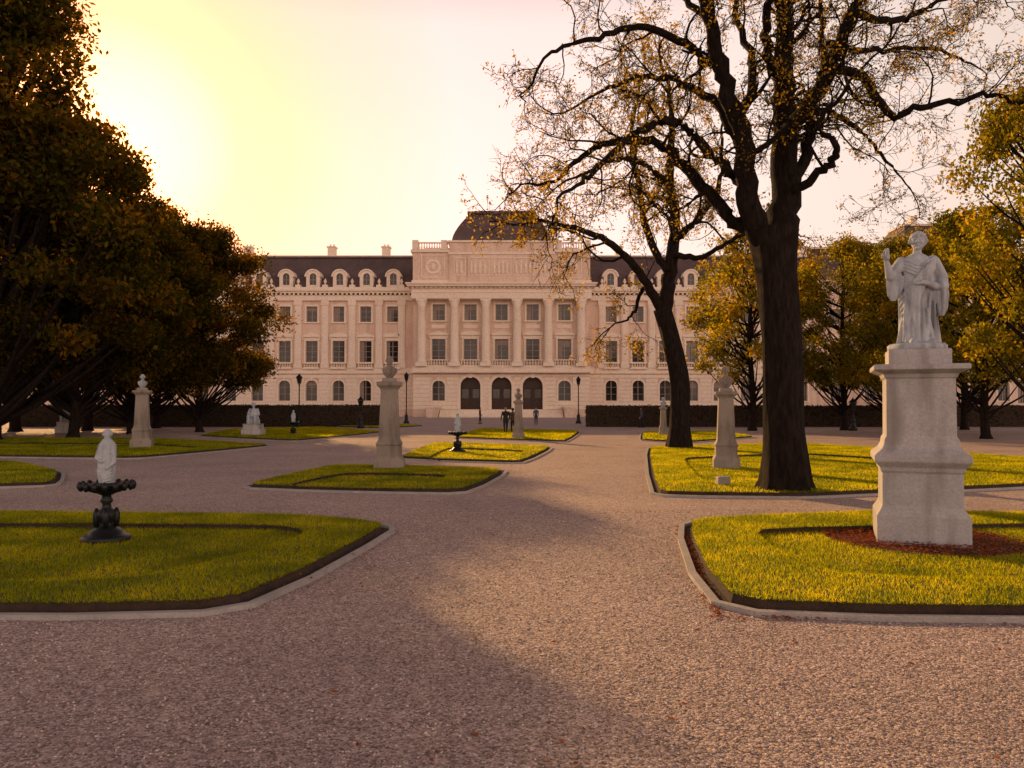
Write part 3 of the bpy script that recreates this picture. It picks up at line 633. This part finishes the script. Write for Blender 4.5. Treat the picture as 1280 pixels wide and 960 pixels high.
# ---------------------------------------------------------------- figures (voxel-merged)
class Fig:
    def __init__(s): s.v=[];s.f=[]
    def add(s,vs,fs): b=len(s.v); s.v+=[tuple(p) for p in vs]; s.f+=[tuple(i+b for i in f) for f in fs]
    def ball(s,c,r,sc_=(1,1,1),n=10):
        vs=[];fs=[]
        for i in range(1,n):
            th=math.pi*i/n
            for j in range(2*n):
                a=math.pi*j/n; vs.append((c[0]+r*sc_[0]*math.sin(th)*math.cos(a),c[1]+r*sc_[1]*math.sin(th)*math.sin(a),c[2]+r*sc_[2]*math.cos(th)))
        m=2*n; top=len(vs); vs+=[(c[0],c[1],c[2]+r*sc_[2]),(c[0],c[1],c[2]-r*sc_[2])]
        for i in range(n-2):
            for j in range(m): k=(j+1)%m; fs.append((i*m+j,(i+1)*m+j,(i+1)*m+k,i*m+k))
        for j in range(m): k=(j+1)%m; fs.append((top,j,k)); fs.append((top+1,(n-2)*m+k,(n-2)*m+j))
        s.add(vs,fs)
    def chain(s,pts,rad,n=10):
        for p,r in zip(pts,rad): s.ball(p,r,n=6)
        V=[];Fs=[]; tube(V,Fs,np.array(pts,float),rad,n); k=len(pts)
        Fs.append(tuple(range(n-1,-1,-1))); Fs.append(tuple((k-1)*n+i for i in range(n))); s.add(V,Fs)
    def loft(s,rings,n=64,folds=(0,0)):
        vs=[];fs=[]
        for (cx,cy,z,rx,ry,am) in rings:
            for i in range(n):
                a=2*math.pi*i/n; f=1+am*(math.sin(folds[0]*a+z*2.5)+.6*math.sin(folds[1]*a-z*3+1)); vs.append((cx+rx*f*math.cos(a),cy+ry*f*math.sin(a),z))
        for j in range(len(rings)-1):
            for i in range(n): k=(i+1)%n; fs.append((j*n+i,j*n+k,(j+1)*n+k,(j+1)*n+i))
        fs.append(tuple(range(n-1,-1,-1))); fs.append(tuple((len(rings)-1)*n+i for i in range(n))); s.add(vs,fs)
    def mesh(s,name,voxel,smooth=3):
        me=bpy.data.meshes.new(name+'_t'); me.from_pydata(s.v,[],s.f); me.update()
        bm=bmesh.new(); bm.from_mesh(me); bmesh.ops.recalc_face_normals(bm,faces=bm.faces); bm.to_mesh(me); bm.free()
        o=bpy.data.objects.new(name+'_t',me); sc.collection.objects.link(o)
        r=o.modifiers.new('r','REMESH'); r.mode='VOXEL'; r.voxel_size=voxel; r.use_smooth_shade=True
        if smooth: q=o.modifiers.new('s','SMOOTH'); q.iterations=smooth; q.factor=.4
        dg=bpy.context.evaluated_depsgraph_get(); out=bpy.data.meshes.new_from_object(o.evaluated_get(dg)); out.name=name
        bpy.data.objects.remove(o); bpy.data.meshes.remove(me); return out
def head(f,c,r,face=(0,-1),curly=True,hair=True):
    fx,fy=face; rt=(-fy,fx)
    def q(a,b,z): return (c[0]+rt[0]*a*r+fx*b*r,c[1]+rt[1]*a*r+fy*b*r,c[2]+z*r)
    f.ball(c,r,(.8,.86,1.0)); f.ball(q(0,.25,-.45),r*.58,(1,1,.95))
    f.chain([q(0,.78,.12),q(0,1.02,-.22)],[r*.09,r*.15],8)
    f.chain([q(-.42,.68,.22),q(0,.82,.2),q(.42,.68,.22)],[r*.11,r*.12,r*.11],6)
    f.chain([q(-.2,.8,-.52),q(.2,.8,-.52)],[r*.09,r*.09],6); f.ball(q(0,.72,-.85),r*.2)
    f.ball(q(-.36,.62,-.2),r*.22); f.ball(q(.36,.62,-.2),r*.22)
    f.ball(q(-.82,-.02,-.05),r*.16,(.6,1,1.2)); f.ball(q(.82,-.02,-.05),r*.16,(.6,1,1.2))
    if hair:
        rn=random.Random(3)
        for i in range(70 if curly else 0):
            a=rn.uniform(0,6.28); t=rn.uniform(0,1.75); z=math.cos(t); s_=math.sin(t); x=s_*math.cos(a); y=s_*math.sin(a)
            if y>.35 and z<.5: continue
            f.ball(q(x*.9,y*.95,z*1.02),r*rn.uniform(.17,.27),n=5)
        f.ball(q(0,-.15,.12),r*1.0,(.9,.93,1.0))
def hand(f,w,d,pl,s=1.0,curl=.4):
    w=Vector(w);d=Vector(d).normalized();pl=Vector(pl).normalized(); sd=d.cross(pl).normalized()
    f.chain([w,w+d*.045*s,w+d*.08*s],[.024*s,.032*s,.03*s],8)
    for i,(o,L) in enumerate(((-.027,.07),(-.009,.08),(.009,.075),(.027,.058))):
        b=w+d*.085*s+sd*o*s; m=b+(d+pl*curl).normalized()*L*.5*s; t=m+(d+pl*curl*2.2).normalized()*L*.5*s
        f.chain([b,m,t],[.0105*s,.0095*s,.008*s],6)
    b=w+d*.03*s-sd*.028*s; m=b+(d-sd*.9+pl*.3).normalized()*.04*s; f.chain([b,m,m+(d+pl*.4).normalized()*.03*s],[.013*s,.011*s,.009*s],6)

st=empty('robed_statue',(PED[0],PED[1],0.0)); st.rotation_euler=(0,0,-math.atan2(PED[0],PED[1])*.8)
f=Fig()
f.loft([(.02,0,.03,.30,.25,.08),(.02,0,.15,.275,.225,.10),(.02,0,.4,.25,.205,.095),(.03,0,.65,.255,.20,.08),(.04,0,.82,.25,.19,.06),(.03,0,1.0,.235,.18,.045),(.02,0,1.15,.24,.17,.035),(.01,0,1.25,.225,.145,.02),(.01,0,1.31,.15,.12,.01),(.01,0,1.35,.085,.085,0)],96,(8,13))
f.ball((.0,0,1.22),.19,(1.35,.75,.6)); f.chain([(.01,0,1.28),(.02,-.01,1.42)],[.07,.06])
head(f,(.03,-.02,1.53),.126,(-.35,-.94))
f.chain([(-.2,0,1.22),(-.33,-.06,1.06),(-.38,-.1,1.02)],[.1,.085,.075]); f.chain([(-.38,-.1,1.02),(-.42,-.16,1.14),(-.45,-.18,1.24)],[.075,.05,.035])
hand(f,(-.45,-.18,1.24),(-.1,-.1,1),(.3,-.9,.2),1.25,.9); f.chain([(-.44,-.25,1.27),(-.45,-.26,1.36)],[.032,.03])
f.loft([(-.33,-.05,.66,.03,.03,.0),(-.32,-.05,.74,.09,.055,.14),(-.31,-.05,.9,.12,.075,.12),(-.32,-.06,1.03,.11,.09,.06),(-.3,-.05,1.1,.06,.05,0)],48,(5,8))
f.chain([(.23,0,1.22),(.33,-.02,1.0),(.34,-.08,.84)],[.105,.1,.09]); f.chain([(.34,-.08,.84),(.22,-.2,.84),(.11,-.24,.88)],[.09,.06,.038])
hand(f,(.12,-.24,.88),(-1,-.15,.2),(0,.4,-.5),1.25,.3)
f.loft([(.32,-.06,.42,.04,.04,0),(.33,-.06,.53,.08,.07,.14),(.33,-.06,.75,.1,.09,.12),(.33,-.06,.86,.08,.08,0)],48,(5,7))
def surf(x,z,rx=.27,ry=.2,out=.0):
    t=max(-1,min(1,(x-.03)/rx)); return (x,-ry*math.sqrt(1-t*t)*1.06-out,z)
for i in range(7):
    a=i/6; pts=[surf(.22-.46*t*(1-.1*a),1.22-.12*a-(.55+.35*a)*t**1.3,.27,.20) for t in np.linspace(0,1,9)]; f.chain(pts,[.03-.016*abs(t-.5) for t in np.linspace(0,1,9)],8)
for i in range(8):
    x=-.18+i*.055; pts=[surf(x+.06*math.sin(i*1.7)*t+(.04 if i%2 else -.02)*t,.75-.12*(i%3)-(.7-.12*(i%3))*t,.28,.215) for t in np.linspace(0,1,7)]; f.chain(pts,[.018+.013*t for t in np.linspace(0,1,7)],8)
for i in range(4): 
    pts=[(.21*math.cos(a)+.01,-.165*math.sin(a)-.02,1.27-.05*i-.13*(1-abs(math.cos(a)))) for a in np.linspace(.2,2.9,8)]; f.chain(pts,[.02]*8,6)
f.chain([(-.1,-.22,.04),(-.12,-.33,.03)],[.06,.045]); f.chain([(.14,-.2,.04),(.17,-.3,.03)],[.06,.045])
me=f.mesh('robed_figure',.009,0); me.materials.append(M['statue']); o=obj('robed_figure',me,st,(0,0,2.86)); o.rotation_euler=(0,0,.12); o.scale=(.97,.97,1)
b=MB(); b.lathe(0,0,[(.40,2.78),(.40,2.85),(.37,2.88),(.3,2.885)],40); b.obj('statue_base',M['statue'],st)
pd=MB(); pd.sq(0,0,[(.69,.01),(.69,.42),(.67,.45),(.63,.5),(.61,.54),(.60,.56),(.595,1.02),(.62,1.05),(.63,1.1),(.70,1.17),(.715,1.19),(.715,1.27),(.69,1.29),(.60,1.36),(.565,1.42),(.55,1.5),(.53,1.53),(.52,1.55),(.515,2.36),(.54,2.38),(.56,2.43),(.66,2.47),(.71,2.49),(.71,2.55),(.69,2.565),(.47,2.57),(.47,2.78),(.45,2.79)],.86)
pd.obj('pedestal',M['pstone'],st,.012)

def bustmesh():
    f=Fig(); head(f,(0,0,.54),.125); f.chain([(0,0,.3),(0,0,.46)],[.08,.068]); f.loft([(0,0,0,.1,.09,0),(0,0,.06,.14,.11,.02),(0,0,.18,.22,.15,.04),(0,0,.28,.235,.14,.04),(0,0,.34,.15,.11,.02),(0,0,.38,.08,.08,0)],48,(7,11))
    for i in range(4): f.chain([(-.19+.05*i,-.08,.3),(0,-.15,.12+.04*i),(.19,-.08,.3-.03*i)],[.02,.025,.02],6)
    return f.mesh('bust',.013,1)
BU=bustmesh(); BU.materials.append(M['statue'])
BU2=BU.copy(); BU2.materials.clear(); BU2.materials.append(M['pstone2'])
def bustped(px,py,top,w,mat,bmesh_,bs=1.0):
    d=F*CH/(py-YH); d+=.4; h=(py-top)/F*d; x=(px-640)/F*d; hw=w/2/F*d*.88; e=empty('bust_on_pedestal',(x,d,.05)); b=MB(); H_=h-.68*bs
    e.rotation_euler=(0,0,-math.atan2(x,d)*.7)
    b.sq(0,0,[(hw,-.05),(hw,H_*.10),(hw*.9,H_*.13),(hw*.82,H_*.15),(hw*.82,H_*.26),(hw*.88,H_*.28),(hw*.72,H_*.33),(hw*.68,H_*.36),(hw*.56,H_*.86),(hw*.6,H_*.88),(hw*.82,H_*.92),(hw*.84,H_*.955),(hw*.5,H_*.96),(hw*.45,H_)])
    b.obj('pedestal',mat,e,.01); o=obj('bust',bmesh_,e,(0,0,H_)); o.scale=(bs,)*3
bustped(487,590,449,42,M['pstone2'],BU2,.95); bustped(178,560,470,28,M['pstone2'],BU,.9); bustped(907,587,461,36,M['pstone2'],BU2,1.0)
bustped(648,550,487,18,M['pstone2'],BU2,.9); bustped(829,546,498,13,M['pstone2'],BU,.8)
def fountain(px,py,h=1.62):
    d=F*CH/(py-YH)*.94; x=(px-640)/F*d; e=empty('garden_fountain',(x,d,.04)); s=h/1.62; b=MB()
    b.lathe(0,0,[(.33,-.03),(.33,.05),(.29,.08),(.24,.09),(.22,.14),(.12,.19),(.08,.24),(.10,.28),(.14,.34),(.13,.40),(.07,.46),(.055,.52),(.09,.56),(.07,.6),(.06,.64),(.12,.67),(.22,.70),(.31,.75),(.36,.80),(.37,.82),(.34,.825),(.25,.79),(.1,.78),(.09,.84)],32)
    for i in range(16):
        a=i*math.pi/8; b.lathe(.345*math.cos(a),.345*math.sin(a),[(.02,.72),(.045,.76),(.05,.8),(.03,.84),(.01,.85)],6)
    for i in range(4):
        a=i*math.pi/2+.4; b.lathe(.13*math.cos(a),.13*math.sin(a),[(.03,.19),(.05,.3),(.05,.38),(.02,.46)],8)
    b.obj('iron_basin',M['iron'],e)
    f=Fig(); f.loft([(0,0,.82,.11,.1,.03),(0,0,.95,.125,.11,.11),(0,0,1.1,.12,.1,.11),(0,0,1.28,.12,.1,.09),(0,0,1.4,.10,.08,.05),(0,0,1.46,.05,.05,0)],48,(6,9)); head(f,(0,0,1.52),.066)
    f.chain([(-.09,0,1.36),(-.125,-.05,1.18),(-.03,-.12,1.14)],[.04,.035,.028]); f.chain([(.09,0,1.36),(.12,-.04,1.12),(.05,-.12,1.04)],[.04,.035,.028])
    for k in range(4): f.chain([(-.1+.02*k,-.08,1.0-.04*k),(0,-.12,.93-.03*k),(.1,-.08,1.02-.05*k)],[.014]*3,6)
    me=f.mesh('stone_figure',.008,0); me.materials.append(M['statue']); obj('stone_figure',me,e); e.scale=(s,s,s)
fountain(135,667); fountain(572,562,1.6); fountain(367,542,1.6)
def seated(px,py,h):
    d=F*CH/(py-YH)+.4; e=empty('seated_statue',((px-640)/F*d,d,.1)); b=MB(); b.sq(0,0,[(.5,-.1),(.5,.3),(.42,.35),(.42,.55),(.46,.6)]); b.obj('plinth',M['pstone'],e,.01)
    f=Fig(); f.loft([(0,0,.6,.36,.3,.04),(0,0,.8,.34,.3,.06),(0,.05,1.0,.26,.22,.05),(0,.06,1.3,.2,.15,.03),(0,.05,1.42,.14,.1,0)],48,(7,11)); f.chain([(0,.04,1.4),(0,.02,1.5)],[.07,.06]); head(f,(0,0,1.62),.12)
    f.chain([(-.1,0,.95),(-.15,-.35,1.0),(-.15,-.38,.65)],[.13,.11,.09]); f.chain([(.1,0,.95),(.17,-.33,.95),(.17,-.36,.65)],[.13,.11,.09])
    f.chain([(-.2,.05,1.36),(-.28,-.05,1.12),(-.15,-.28,1.05)],[.07,.06,.04]); f.chain([(.2,.05,1.36),(.3,0,1.1),(.2,-.25,1.02)],[.07,.06,.04])
    me=f.mesh('seated_figure',.018,1); me.materials.append(M['statue']); obj('seated_figure',me,e); s=h/1.75; e.scale=(s,s,s)
seated(317,546,2.0); seated(84,541,1.9)
b=MB(); b.frust((-.16,.16,-.14,.14),-.03,(-.14,.14,-.12,.12),.25); q=G(903,611); b.obj('stone_block',M['kerb'],None,.02,(q[0],q[1],.05))
def lamp(px,d,h):
    e=empty('street_lamp',((px-640)/F*d,d,0)); b=MB()
    b.lathe(0,0,[(.3,0),(.3,.2),(.2,.3),(.16,.7),(.2,.8),(.09,.95),(.06,1.2),(.05,h-1.0),(.09,h-.95),(.06,h-.85)],14); b.sq(0,0,[(.12,h-.85),(.12,h-.8)])
    for sx in(-1,1):
        for sy in(-1,1): V=[];Fs=[]; tube(V,Fs,[(sx*.12,sy*.12,h-.8),(sx*.2,sy*.2,h-.3)],[.015,.015],6); b.add(V,Fs)
    b.sq(0,0,[(.24,h-.3),(.24,h-.26),(.1,h-.08),(.04,h),(.03,h+.08)]); b.obj('post',M['iron'],e)
    g=MB(); g.sq(0,0,[(.10,h-.79),(.18,h-.31)]); g.obj('lantern_glass',M['glass'],e)
lamp(508,82,5.2); lamp(723,82,4.8); lamp(374,70,4.6); lamp(938,68,4.6); lamp(451,66,2.6); lamp(1066,60,2.4)
def cloth(n,c): return plain(n,c,.9)
SK=cloth('skin',(.42,.26,.19)); HR=cloth('hair',(.03,.02,.015)); SH=cloth('shoe_leather',(.02,.018,.016))
def person(px,py,h,top,bot,stride=.15,face=(0,1),d=None):
    d=d or F*CH/(py-YH); f=Fig()
    for s in(-1,1):
        fy=s*stride; f.chain([(s*.09,0,.92),(s*.1,fy*.55-.02,.5),(s*.1,fy,.1)],[.098,.062,.042]); f.chain([(s*.1,fy+.05,.05),(s*.11,fy-.13,.04)],[.045,.035])
        f.chain([(s*.19,0,1.42),(s*.25,-fy*.4,1.15),(s*.26,-fy-.05,.93)],[.06,.045,.032]); hand(f,(s*.26,-fy-.05,.92),(0,-.15,-1),(-s,0,0),1,.3)
    f.loft([(0,0,.82,.15,.11,0),(0,0,.95,.175,.125,0),(0,0,1.1,.15,.105,0),(0,0,1.3,.185,.12,0),(0,0,1.43,.19,.1,0),(0,0,1.49,.09,.07,0)],24)
    f.chain([(0,0,1.45),(0,-.01,1.56)],[.06,.052]); head(f,(0,-.01,1.66),.105,(0,-1),False)
    me=f.mesh('body',.012,1)
    for m in(top,bot,SK,HR,SH): me.materials.append(m)
    for p in me.polygons:
        c=p.center; z=c.z; i=0
        if z>1.53: i=3 if (c.y>-.03 or z>1.72) else 2
        elif z<.09: i=4
        elif z<.93 and abs(c.x)<.2: i=1
        elif z<.95 and abs(c.x)>.2: i=2
        p.material_index=i
    e=empty('walking_person',((px-640)/F*d,d,0)); e.rotation_euler=(0,0,math.atan2(face[0],-face[1])); e.scale=(h/1.77,)*3; obj('body',me,e)
dk=cloth('dark_jacket',(.02,.02,.025)); br=cloth('brown_coat',(.10,.05,.03)); jn=cloth('dark_trousers',(.02,.022,.03)); bl=cloth('blue_shirt',(.08,.1,.14))
person(632,543,1.82,dk,jn,.2,(.2,-1)); person(641,542,1.74,br,dk,.1,(-.3,1)); person(670,531.5,1.7,bl,jn,.1,(0,-1)); person(600,530,1.7,br,jn,.1,(1,0)); person(802,534.5,1.7,bl,dk,.15,(-1,0))

# ---------------------------------------------------------------- world, sun, camera
w=bpy.data.worlds.new('World'); sc.world=w; w.use_nodes=True; nt=w.node_tree; nt.nodes.clear()
S=Vector((math.sin(SUN_AZ)*math.cos(SUN_EL),math.cos(SUN_AZ)*math.cos(SUN_EL),math.sin(SUN_EL)))
sky=nt.nodes.new('ShaderNodeTexSky'); sky.sky_type='NISHITA'; sky.sun_disc=False; sky.sun_elevation=SUN_EL; sky.sun_rotation=SUN_AZ%(2*math.pi); sky.air_density=1.4; sky.dust_density=3.0; sky.ozone_density=0.6; sky.altitude=0
mul=nt.nodes.new('ShaderNodeMix'); mul.data_type='RGBA'; mul.blend_type='MULTIPLY'; mul.inputs[0].default_value=1; mul.inputs[7].default_value=(.45,.19,.28,1)
bg=nt.nodes.new('ShaderNodeBackground'); bg.inputs[1].default_value=.05; ow=nt.nodes.new('ShaderNodeOutputWorld')
nt.links.new(sky.outputs[0],mul.inputs[6]); nt.links.new(mul.outputs[2],bg.inputs[0])
tc=nt.nodes.new('ShaderNodeTexCoord'); dp=nt.nodes.new('ShaderNodeVectorMath'); dp.operation='DOT_PRODUCT'; nt.links.new(tc.outputs['Generated'],dp.inputs[0]); dp.inputs[1].default_value=S
ma=nt.nodes.new('ShaderNodeMath'); ma.operation='MULTIPLY_ADD'; nt.links.new(dp.outputs['Value'],ma.inputs[0]); ma.inputs[1].default_value=.5; ma.inputs[2].default_value=.5
rr=ramp(nt,ma.outputs[0],[(0,(2.0,1.46,1.14)),(.2,(1.35,.98,.78)),(.5,(.60,.45,.37)),(.78,(.88,.72,.60)),(.92,(1.05,.87,.76)),(.965,(1.1,.86,.74)),(.985,(1.15,.77,.52)),(.9955,(1.5,.74,.26)),(1,(5,2.0,.6))])
sx=nt.nodes.new('ShaderNodeSeparateXYZ'); nt.links.new(tc.outputs['Generated'],sx.inputs[0])
re=ramp(nt,sx.outputs[2],[(0,(1.06,1.03,1.0)),(.3,(1.0,1.0,1.0)),(.43,(.92,.93,.95)),(.55,(.34,.35,.38)),(.7,(.12,.13,.16)),(1,(.07,.08,.11))])
m3=nt.nodes.new('ShaderNodeMix'); m3.data_type='RGBA'; m3.blend_type='MULTIPLY'; m3.inputs[0].default_value=1; nt.links.new(rr.outputs[0],m3.inputs[6]); nt.links.new(re.outputs[0],m3.inputs[7])
bg2=nt.nodes.new('ShaderNodeBackground'); bg2.inputs[1].default_value=1.0; nt.links.new(m3.outputs[2],bg2.inputs[0])
ads=nt.nodes.new('ShaderNodeAddShader'); nt.links.new(bg.outputs[0],ads.inputs[0]); nt.links.new(bg2.outputs[0],ads.inputs[1]); nt.links.new(ads.outputs[0],ow.inputs[0])
sl=bpy.data.lights.new('sun','SUN'); sl.energy=5.0; sl.angle=math.radians(.5); sl.color=(1.0,.57,.22)
so_=bpy.data.objects.new('sun',sl); link(so_)
so_.rotation_euler=(-S).to_track_quat('-Z','Y').to_euler(); so_.location=(-40,80,40)
cam=bpy.data.cameras.new('camera'); co=bpy.data.objects.new('camera',cam); link(co); cam.sensor_width=36; cam.lens=36*F/1280; cam.clip_end=5000
co.location=(0,0,CH); co.rotation_euler=(math.radians(90)+math.atan((YH-480)/F),0,0); sc.camera=co
sc.view_settings.view_transform='Standard'; sc.view_settings.look='None'; sc.view_settings.exposure=0
